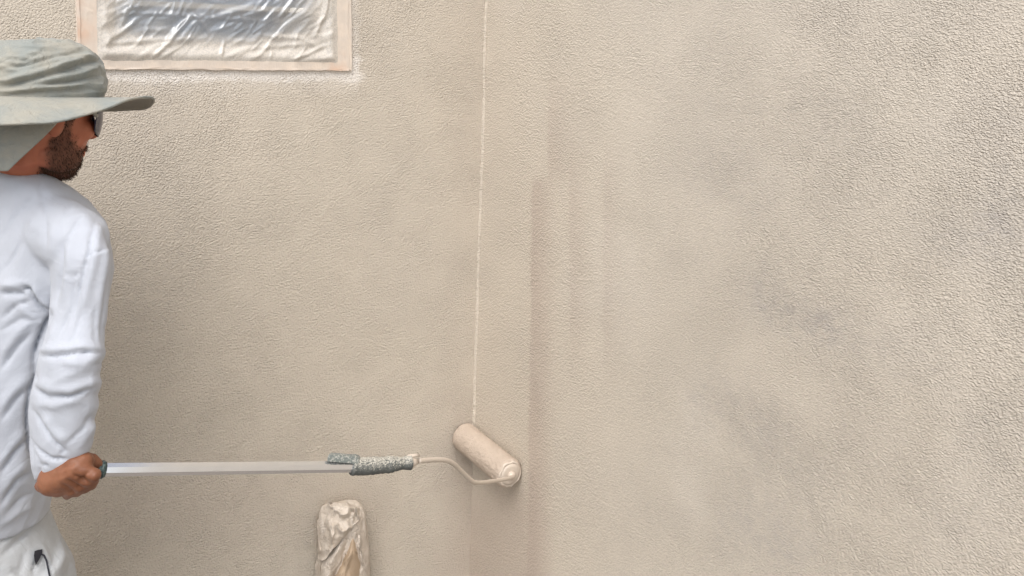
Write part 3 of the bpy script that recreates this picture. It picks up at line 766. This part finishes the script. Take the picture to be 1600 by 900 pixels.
msk.link(msk.mix(msk.math('MULTIPLY', at.outputs['Fac'], .80), lk, (.085, .038, .022)), msk.b.inputs['Base Color'])
cand = np.where(bw > .12)[0]
HV, HF = [], []
if len(cand):
    pick = rng.choice(cand, 5200, replace=True, p=bw[cand] / bw[cand].sum())
    nn_ = get_no(bme)
    for i in pick:
        p = Vector(co[i]) + Vector(rng.normal(0, .0010, 3)); n = Vector(nn_[i])
        g = (-hu * .8 + hf * .25 + Vector(rng.normal(0, .22, 3))).normalized()
        L = rng.uniform(.002, .0055) * (.6 + .6 * bw[i]); w = .00042
        d1 = (n * .55 + g * .8).normalized(); q1 = p + d1 * L * .5; q2 = q1 + (n * .1 + g).normalized() * L * .6
        a = d1.cross(Vector(rng.normal(0, 1, 3))).normalized() * w; b = len(HV)
        HV += [p - a, p + a, q1 + a * .8, q1 - a * .8, q2]; HF += [(b, b + 1, b + 2, b + 3), (b + 3, b + 2, b + 4)]
    adopt(obj('beard', HV, HF, mbd.m, None), person)
# hair at the temples and nape
HV, HF = [], []
nn_ = get_no(bme)
hm2 = (lu > -.055) & (lu < .03) & (lf < .028) & (np.linalg.norm(loc, axis=1) < .15) & ~((np.abs(lf + .012) < .022) & (lu < .012) & (np.abs(ll) > .055)) & ~((lf > -.05) & (lu < -.012))
cand = np.where(hm2)[0]
for i in rng.choice(cand, 5000):
    p = Vector(co[i]); n = Vector(nn_[i]); g = (-hu + -hf * .3 + Vector(rng.normal(0, .15, 3))).normalized()
    L = rng.uniform(.006, .013); d1 = (n * .4 + g).normalized(); a = d1.cross(n).normalized() * .0006; b = len(HV)
    q1 = p + d1 * L * .5 + n * .001; q2 = q1 + g * L * .5
    HV += [p - a, p + a, q1 + a, q1 - a, q2]; HF += [(b, b + 1, b + 2, b + 3), (b + 3, b + 2, b + 4)]
adopt(obj('hair', HV, HF, mbd.m, None), person)

# sunglasses
sg = empty('sunglasses', H(.1, 0, 0)); sg.parent = person; sg.matrix_parent_inverse = Matrix.Translation(person.location).inverted()
def lens(s):
    V = []
    n, m = 12, 8
    for j in range(m):
        for i in range(n):
            a = (i / (n - 1) - .5) * 2; b = (j / (m - 1) - .5) * 2
            y = s * (.036 + .036 * a * math.sqrt(max(0, 1 - .35 * b * b))); z = -.013 + .025 * b * math.sqrt(max(0, 1 - .45 * a * a))
            x = .117 - .042 * (abs(y) / .066) ** 2.2 - .0016 * (b * 2) ** 2 * .5
            V.append(H(x, y, z))
    k = len(V); V += [p - hf * .002 for p in V]; Fc = []
    for j in range(m - 1):
        for i in range(n - 1):
            a = j * n + i; Fc += [(a, a + 1, a + n + 1, a + n), (k + a, k + a + n, k + a + n + 1, k + a + 1)]
    bd = list(range(n)) + [j * n + n - 1 for j in range(1, m)] + [(m - 1) * n + i for i in range(n - 2, -1, -1)] + [j * n for j in range(m - 2, 0, -1)]
    for a, b in zip(bd, bd[1:] + bd[:1]): Fc.append((a, b, k + b, k + a))
    return V, Fc
mtm = M('grey_temple'); mtm.base((.30, .30, .27), .35, .5)
for s in (-1, 1):
    o = link('lens', mesh('lens', *lens(s), True), mlens.m); o.parent = sg; o.matrix_parent_inverse = (Matrix.Translation(sg.location)).inverted()
    pts = [H(.066, s * .071, -.003), H(.060, s * .0765, -.001), H(.050, s * .078, .005), H(.01, s * .081, .003), H(-.02, s * .080, -.002)]
    o = link('temple', mesh('temple', *tube(pts, [.0030, .0042, .0040, .003, .003], 8), True), mtm.m); o.parent = sg; o.matrix_parent_inverse = (Matrix.Translation(sg.location)).inverted()

# ------------------------------------------------------------------ sun hat
hat = empty('sun_hat', H(0, 0, .05)); hat.parent = person; hat.matrix_parent_inverse = Matrix.Translation(person.location).inverted()
def hadopt(o): o.parent = hat; o.matrix_parent_inverse = Matrix.Translation(hat.location).inverted(); return o
K0 = Dp(56, 150, 1.50)                                    # centre of the crown's base
kf, kl, ku = f_.copy(), l_.copy(), u_.copy()
AF, AL = .112, .108
NR, NK = 60, 140
CV = []
prof = [(0, 1.0), (.18, 1.01), (.40, 1.0), (.60, .955), (.76, .86), (.88, .70), (.95, .52), (.99, .30), (1.0, .05)]
for j in range(NR):
    s = j / (NR - 1); t = s ** .9
    hgt = np.interp(t, [0, .25, .5, .7, .85, 1], [0, .032, .064, .086, .097, .100]); rad = np.interp(t, [0, .25, .5, .7, .85, .93, 1], [1.0, 1.0, .93, .76, .52, .30, .0])
    for k in range(NK):
        a = 2 * math.pi * k / NK; cs, sn = math.cos(a), math.sin(a)
        CV.append(K0 + kf * (AF * rad * cs) + kl * (AL * rad * sn) + ku * (hgt * (1 + .03 * cs)))
CVn = np.array(CV)
CFc = [(j * NK + k, j * NK + (k + 1) % NK, (j + 1) * NK + (k + 1) % NK, (j + 1) * NK + k) for j in range(NR - 1) for k in range(NK)]
ctr = np.array(K0 + ku * .02); out = CVn - ctr; out /= np.linalg.norm(out, axis=1)[:, None]
cx_, cy_ = project(CVn)
ph_ = np.repeat(np.linspace(0, 1, NR), NK)
dd = .0045 * (1 - np.abs(fbm(CVn * np.array([1, 1, 2.6]), 22, 51, 3))) ** 2 * sstep(0, .1, ph_) + .003 * fbm(CVn, 30, 52, 2) * sstep(0, .08, ph_)
for pts_, w, a in (([(0, 137), (35, 128), (90, 113), (150, 96)], 3.5, -.0070), ([(0, 128), (50, 116), (110, 97), (150, 84)], 4, .0055), ([(5, 108), (45, 100), (90, 88), (130, 80)], 3, -.0055), ([(60, 133), (110, 128), (158, 118)], 3, -.0060),
                   ([(70, 125), (120, 116), (157, 104)], 3.5, .0055), ([(100, 104), (140, 96), (155, 96)], 2.5, -.0050), ([(0, 150), (60, 143), (150, 140)], 3, -.0045), ([(0, 90), (40, 95), (70, 80)], 3, -.004), ([(20, 70), (60, 75), (90, 70)], 3, .003), ([(115, 86), (150, 92)], 2.5, .004), ([(0, 143), (60, 137), (155, 130)], 3, .004)):
    dd += a * stroke(cx_, cy_, pts_, w) * (out[:, 1] < .3)
CVn = CVn + out * dd[:, None]
hadopt(link('crown', mesh('crown', CVn, CFc, True), mht))
# brim: saddle shaped, sides drooping, front carried level
zN, zFt = Dp(20, 192, 1.335).z, Dp(232, 163, 1.60).z
NS, NKB = 16, 160
ea = [-180, -150, -118, -103, -90, -78, -66, -50, -36, -25, -10, 17, 40, 70, 120, 180]
ey = [191, 195, 193, 187, 175, 161, 152, 151, 154, 162, 170, 172, 172, 170, 176, 191]
edge_z = []
for k in range(NKB):                                      # height of the rim all round, read off the photograph
    a = 2 * math.pi * k / NKB; ad = math.degrees(a); ad = ad - 360 if ad > 180 else ad
    p = K0 + kf * (.200 * math.cos(a)) + kl * (.185 * math.sin(a)); yy = np.interp(ad, ea, ey)
    t = (p - O).dot(CR @ Vector((0, 0, -1))); qx, qy = project(np.array([p]))
    edge_z.append(Dp(float(qx[0]), float(yy), t).z - K0.z)
edge_z = [sum(edge_z[(k + i) % NKB] for i in range(-4, 5)) / 9 for k in range(NKB)]
def brim(off):
    V = []
    for j in range(NS):
        s = j / (NS - 1)
        for k in range(NKB):
            a = 2 * math.pi * k / NKB; cs, sn = math.cos(a), math.sin(a)
            ro = .196 + .004 * cs; rl = .185
            rf_ = AF + (ro - AF) * s; rs = AL + (rl - AL) * s
            z = edge_z[k] * (s ** 1.25) + .0020 * mnoise.noise(Vector((cs * 4, sn * 4, s * 3))) * s
            p = K0 + kf * rf_ * cs + kl * rs * sn + ku * (z - off)
            V.append(p)
    return V
V1, V2 = brim(0), brim(.0026)
n = len(V1)
BF = [(j * NKB + k, j * NKB + (k + 1) % NKB, (j + 1) * NKB + (k + 1) % NKB, (j + 1) * NKB + k) for j in range(NS - 1) for k in range(NKB)]
BF2 = [tuple(reversed([i + n for i in q])) for q in BF]
rim = [((NS - 1) * NKB + k, (NS - 1) * NKB + (k + 1) % NKB, n + (NS - 1) * NKB + (k + 1) % NKB, n + (NS - 1) * NKB + k) for k in range(NKB)]
bm_ = mesh('brim', V1 + V2, BF + BF2 + rim, True)
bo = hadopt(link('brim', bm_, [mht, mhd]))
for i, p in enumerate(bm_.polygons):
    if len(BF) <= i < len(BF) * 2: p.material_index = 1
rm = [V1[(NS - 1) * NKB + k] for k in range(NKB)]
hadopt(link('brim_binding', mesh('brim_binding', *tube(rm + [rm[0]], .0028, 6, False), True), mht))
# neck flap hanging from the back half of the brim
NV_, NH = 40, 80
FVv = []
for j in range(NV_):
    s = j / (NV_ - 1)
    a0 = R(-92 - 48 * s ** 1.3); a1 = R(-262 + 20 * s)
    for k in range(NH):
        a = a0 + (a1 - a0) * k / (NH - 1); cs, sn = math.cos(a), math.sin(a)
        rr_ = 1.0 - .10 * s + .04 * math.sin(a * 9 + s * 2) * s
        p = K0 + kf * (.120 * rr_ * cs - .004 * s) + kl * (.122 * rr_ * sn) + ku * (-.008 - .118 * s)
        FVv.append(p)
ff = [(j * NH + k, j * NH + k + 1, (j + 1) * NH + k + 1, (j + 1) * NH + k) for j in range(NV_ - 1) for k in range(NH - 1)]
fm_ = mesh('neck_flap', FVv, ff, True); fo = hadopt(link('neck_flap', fm_, mht)); so = fo.modifiers.new('s', 'SOLIDIFY'); so.thickness = .002

# ------------------------------------------------------------------ clothes
def ell_ring(c, a, b, fa=f_, lb=l_, n=48, p=2.3):
    r = []
    for k in range(n):
        t = 2 * math.pi * k / n; cs, sn = math.cos(t), math.sin(t)
        r.append(c + fa * (a * math.copysign(abs(cs) ** (2 / p), cs)) + lb * (b * math.copysign(abs(sn) ** (2 / p), sn)))
    return r
tor = [(245, -38, 1.5, .040, .062), (253, -25, 1.505, .045, .076), (262, -14, 1.51, .054, .086), (271, 4, 1.515, .058, .099), (290, 27, 1.53, .066, .122), (312, 42, 1.54, .082, .135), (345, 48, 1.545, .100, .165), (420, 45, 1.55, .122, .172), (520, 30, 1.55, .124, .160), (600, 12, 1.55, .124, .155), (680, -14, 1.55, .122, .155), (740, -38, 1.55, .124, .155), (785, -54, 1.55, .130, .158), (803, -58, 1.55, .131, .160)]
def torso_rings(lst, k=1.0, off=0):
    return [ell_ring(Dp(cx, y + off, t), a * k, b * k) for (y, cx, t, a, b) in lst]
ib = [(803, -58, 1.55, .122, .150), (770, -50, 1.55, .118, .146)]
torso = loft(torso_rings(tor) + torso_rings(ib))
vdir = lambda p: (p - O).normalized()
def lr_ring(L, Rr, t, k=.9, n=32, yd=0):
    A, B = Dp(L[0], L[1], t), Dp(Rr[0], Rr[1], t); c = (A + B) / 2; a = (B - A) / 2
    b = vdir(c) * a.length * k
    return [c + a * math.cos(2 * math.pi * i / n) + b * math.sin(2 * math.pi * i / n) + u_ * 0 for i in range(n)]
slv = [((82, 345), (132, 332), 1.43, .8), ((78, 372), (160, 358), 1.42, .85), ((78, 405), (172, 396), 1.41, .9), ((80, 450), (172, 448), 1.405, .92), ((76, 500), (166, 500), 1.395, .92), ((66, 540), (161, 538), 1.385, .95), ((58, 566), (158, 560), 1.38, .95),
       ((53, 590), (153, 583), 1.378, .92), ((51, 612), (154, 606), 1.38, .92), ((47, 645), (150, 638), 1.385, .92), ((45, 675), (147, 662), 1.39, .92), ((44, 705), (146, 680), 1.392, .9), ((47, 735), (146, 695), 1.395, .82), ((53, 756), (143, 707), 1.397, .78)]
rings = [lr_ring(a, b, t, k) for a, b, t, k in slv]
inner = [lr_ring((61, 753), (139, 710), 1.397, .66), lr_ring((64, 738), (135, 700), 1.395, .6)]
sleeve = loft(rings + inner)
sL = [capsule(SL + Vector((0, 0, -.005)), EL, .066, .056), capsule(EL, EL.lerp(WL, .8), .055, .042)]
near_sh = capsule(Dp(70, 348, 1.49), Dp(116, 378, 1.435), .060, .055)
collar = ringv(Dp(-27, 251, 1.505), (u_ - f_ * .45).normalized(), .060, .005, 48, 10)
sme = remesh([torso, sleeve, near_sh, collar] + sL, .0042, 12)
co, no = get_co(sme), get_no(sme); x, y = project(co)
front = (no @ np.array(-vdir(Dp(60, 500, 1.5)))) > .05
fr_ = np.clip((no @ np.array(-vdir(Dp(60, 500, 1.5)))) * 3, 0, 1)
strokes = [  # (photo polyline, width px, depth m)
    ([(30, 448), (47, 452), (62, 476), (80, 491)], 4.0, -.010), ([(46, 446), (64, 468), (82, 482)], 6, .006), ([(0, 448), (20, 446), (46, 448)], 6, .005), ([(0, 461), (22, 458), (42, 460)], 6, -.006),
    ([(82, 488), (70, 508), (58, 540), (52, 565)], 4.2, -.016), ([(52, 560), (55, 590), (46, 612), (42, 650), (45, 692), (50, 722)], 4.0, -.012),
    ([(98, 368), (96, 420), (87, 480)], 6, -.0045), ([(109, 365), (107, 420), (98, 470)], 7, .004), ([(128, 338), (110, 365), (100, 385)], 5, -.0035), ([(148, 345), (137, 400), (122, 460), (112, 505)], 4.5, -.0048), ([(156, 352), (148, 405), (136, 455), (124, 500)], 6, .004),
    ([(168, 380), (162, 430), (152, 490)], 5, .003), ([(100, 429), (122, 428), (108, 436)], 3, -.003), ([(126, 402), (150, 394), (171, 386)], 1.8, -.0022), ([(126, 407), (150, 399), (172, 391)], 2, .0014),
    ([(62, 556), (90, 556), (122, 551), (157, 550)], 3.6, -.0085), ([(60, 548), (100, 545), (130, 541), (158, 545)], 5.5, .0065), ([(100, 566), (130, 566), (155, 560)], 6, .006), ([(60, 590), (80, 600), (128, 575), (150, 572)], 5, .003),
    ([(50, 603), (72, 620), (110, 619), (148, 604)], 3.6, -.0085), ([(50, 594), (80, 608), (112, 608), (150, 592)], 6, .006), ([(54, 632), (85, 634), (130, 622)], 6, .0045),
    ([(52, 640), (66, 666), (86, 695), (104, 708)], 4.2, -.0075), ([(66, 646), (84, 674), (106, 694)], 6, .0055), ([(146, 640), (130, 668), (100, 698)], 5, -.0045), ([(148, 655), (136, 680), (120, 704)], 5, .004), ([(43, 684), (58, 704), (80, 718), (108, 720)], 3.6, -.0075), ([(92, 712), (101, 705)], 3, -.005), ([(62, 727), (76, 728)], 2.6, -.005), ([(50, 700), (62, 730), (60, 748)], 4, -.004),
    ([(130, 480), (118, 520), (108, 545)], 5, -.004), ([(152, 470), (146, 510), (150, 540)], 5, -.003), ([(88, 500), (78, 540), (66, 550)], 5, .004),
    ([(0, 580), (22, 548), (48, 520)], 6, -.0065), ([(0, 560), (20, 530), (50, 500)], 7, .005), ([(0, 520), (30, 500), (60, 500)], 5, -.004), ([(0, 660), (20, 628), (42, 606)], 6, -.006), ([(0, 640), (20, 610), (44, 590)], 7, .005),
    ([(0, 745), (20, 712), (42, 690)], 5, -.007), ([(0, 728), (18, 700), (40, 672)], 7, .0055), ([(0, 790), (25, 752), (50, 738)], 5, -.008), ([(0, 772), (25, 738), (48, 724)], 7, .006), ([(10, 800), (35, 778), (52, 770)], 4, -.005), ([(0, 820), (30, 800), (52, 790)], 5, .006),
    ([(60, 285), (72, 330), (70, 400)], 8, -.003), ([(110, 318), (92, 360), (90, 400)], 6, -.0025), ([(20, 470), (60, 505), (70, 500)], 5, .003), ([(118, 430), (112, 480), (92, 530)], 4, -.003), ([(168, 440), (160, 500), (157, 540)], 4, -.002), ([(0, 500), (25, 478), (50, 470)], 5, -.004),
    ([(0, 380), (20, 340), (60, 300)], 9, -.003), ([(30, 420), (45, 360), (80, 310)], 9, .003), ([(0, 430), (25, 400), (40, 370)], 7, -.003)]
d = np.zeros(len(co))
wx = x + 1.6 * fbm(co, 14, 67, 1); wy = y + 1.6 * fbm(co, 14, 68, 1)
for pts_, w, a in strokes: d += a * stroke(wx, wy, pts_, w * (.85 if a < 0 else 1.15), sharp=.75 if a < 0 else .25) * (1 if a < 0 else .75) * (1.45 if sum(q_[1] for q_ in pts_) / len(pts_) < 500 else 1.0)
d = d * fr_
rn = (1 - np.abs(fbm(co * np.array([1, 1, .55]), 13, 61, 3))) ** 3
lower = sstep(480, 620, y)
rn2 = (1 - np.abs(fbm((co + .02 * np.stack([fbm(co, 9, 66, 2)] * 3, 1)) * np.array([1, 1, .5]), 34, 65, 2))) ** 3
d += (.0016 + .0020 * lower) * (rn - .35) + .0004 * (rn2 - .35) + .0004 * fbm(co, 55, 62, 2) + .0030 * fbm(co, 9, 63, 2)
# blousing of the sleeve outline
arm = (x > 84) & (no @ np.array(ex) > .2) & (y < 700)
for yc, w, a in ((552, 9, .0055), (566, 5, -.004), (598, 9, .005), (615, 5, -.004), (636, 10, .004), (655, 5, -.003), (672, 10, .003), (515, 10, -.002), (470, 14, .001)): d += .5 * a * np.exp(-((y - yc) / w) ** 2) * arm
co = co + no * d[:, None]
set_co(sme, co)
shirt = adopt(link('shirt', sme, msh), person)

# trousers
tr_r = [(772, -56, 1.55, .112, .138), (800, -56, 1.55, .122, .146), (830, -52, 1.55, .128, .155), (860, -46, 1.55, .136, .165), (900, -34, 1.55, .148, .175), (960, -30, 1.55, .145, .175), (1010, -34, 1.55, .12, .15)]
trs = [loft(torso_rings(tr_r))]
for s in (-1, 1):
    hip = PEL + l_ * .085 * s - u_ * .03 + f_ * .015
    foot = Vector((PEL.x, PEL.y, .10)) + l_ * .085 * s + f_ * (.08 if s < 0 else .14)
    knee = (hip + foot) / 2 + f_ * .075 + u_ * .02
    trs.append(tube([hip + u_ * .03, hip.lerp(knee, .5), knee, knee.lerp(foot, .5), foot - u_ * .02], [.105, .098, .082, .072, .075], 24))
tme = remesh(trs, .005, 8)
co, no = get_co(tme), get_no(tme); x, y = project(co)
d = np.zeros(len(co)); fr_ = np.clip((no @ np.array(-vdir(Dp(60, 500, 1.5)))) * 3, 0, 1)
for pts_, w, a in (([(0, 870), (25, 848), (48, 826)], 4, -.004), ([(0, 855), (25, 836), (48, 815)], 4, .002), ([(50, 900), (55, 880), (66, 872)], 3, -.004), ([(10, 900), (22, 892), (34, 900)], 3, -.003), ([(40, 860), (30, 900)], 5, -.003), ([(66, 850), (76, 880), (84, 900)], 3, .003)):
    d += a * stroke(x, y, pts_, w)
d = d * fr_ + .004 * ((1 - np.abs(fbm(co * np.array([1, 1, .6]), 10, 71, 3))) ** 3 - .35) + .003 * fbm(co, 8, 72, 2)
set_co(tme, co + no * d[:, None])
trousers = adopt(link('trousers', tme, mtr), person)
# things found on the front of the clothes by casting a ray onto them
dg = bpy.context.evaluated_depsgraph_get(); dg.update()
tb = BVHTree.FromObject(trousers, dg)
def hit(px, py, off=.002):
    d_ = ray(px, py).normalized(); h_ = tb.ray_cast(O, d_)
    return (h_[0] - d_ * off) if h_[0] is not None else Dp(px, py, 1.4)
def patch(pxs, th=.005, off=.001):
    P = [hit(a, b, off + th) for a, b in pxs]; Q = [hit(a, b, off) for a, b in pxs]; n = len(P)
    return P + Q, [tuple(range(n)), tuple(reversed(range(n, 2 * n)))] + [(i, (i + 1) % n, n + (i + 1) % n, n + i) for i in range(n)]
bl = merge([patch([(54, 861), (60, 859), (66.5, 858), (66, 864), (63, 871), (56, 883), (54, 876), (53, 868)], .006), tube([hit(65, 866, .005), hit(69, 868, .006), hit(73, 877, .006), hit(75, 888, .006), hit(78, 902, .006), hit(80, 915, .006)], [.0016] * 6, 8)])
adopt(obj('pocket_clip', *bl, mblk.m), person)
hem = [hit(a, b, .003) for a, b in ((-6, 866), (10, 856), (26, 842), (40, 828), (50, 812))]
# boots
for s in (-1, 1):
    foot = Vector((PEL.x, PEL.y, .10)) + l_ * .085 * s + f_ * (.08 if s < 0 else .14)
    bme2 = remesh([capsule(foot + u_ * .02, foot - u_ * .04, .052, .052), capsule(foot - u_ * .045 - f_ * .02, foot - u_ * .055 + f_ * .14, .046, .040), tuple(box(foot - u_ * .088 + f_ * .055, (.27, .09, .022), Matrix.Rotation(PHI, 3, 'Z')))], .005, 3)
    adopt(link('boot', bme2, mbt.m), person)
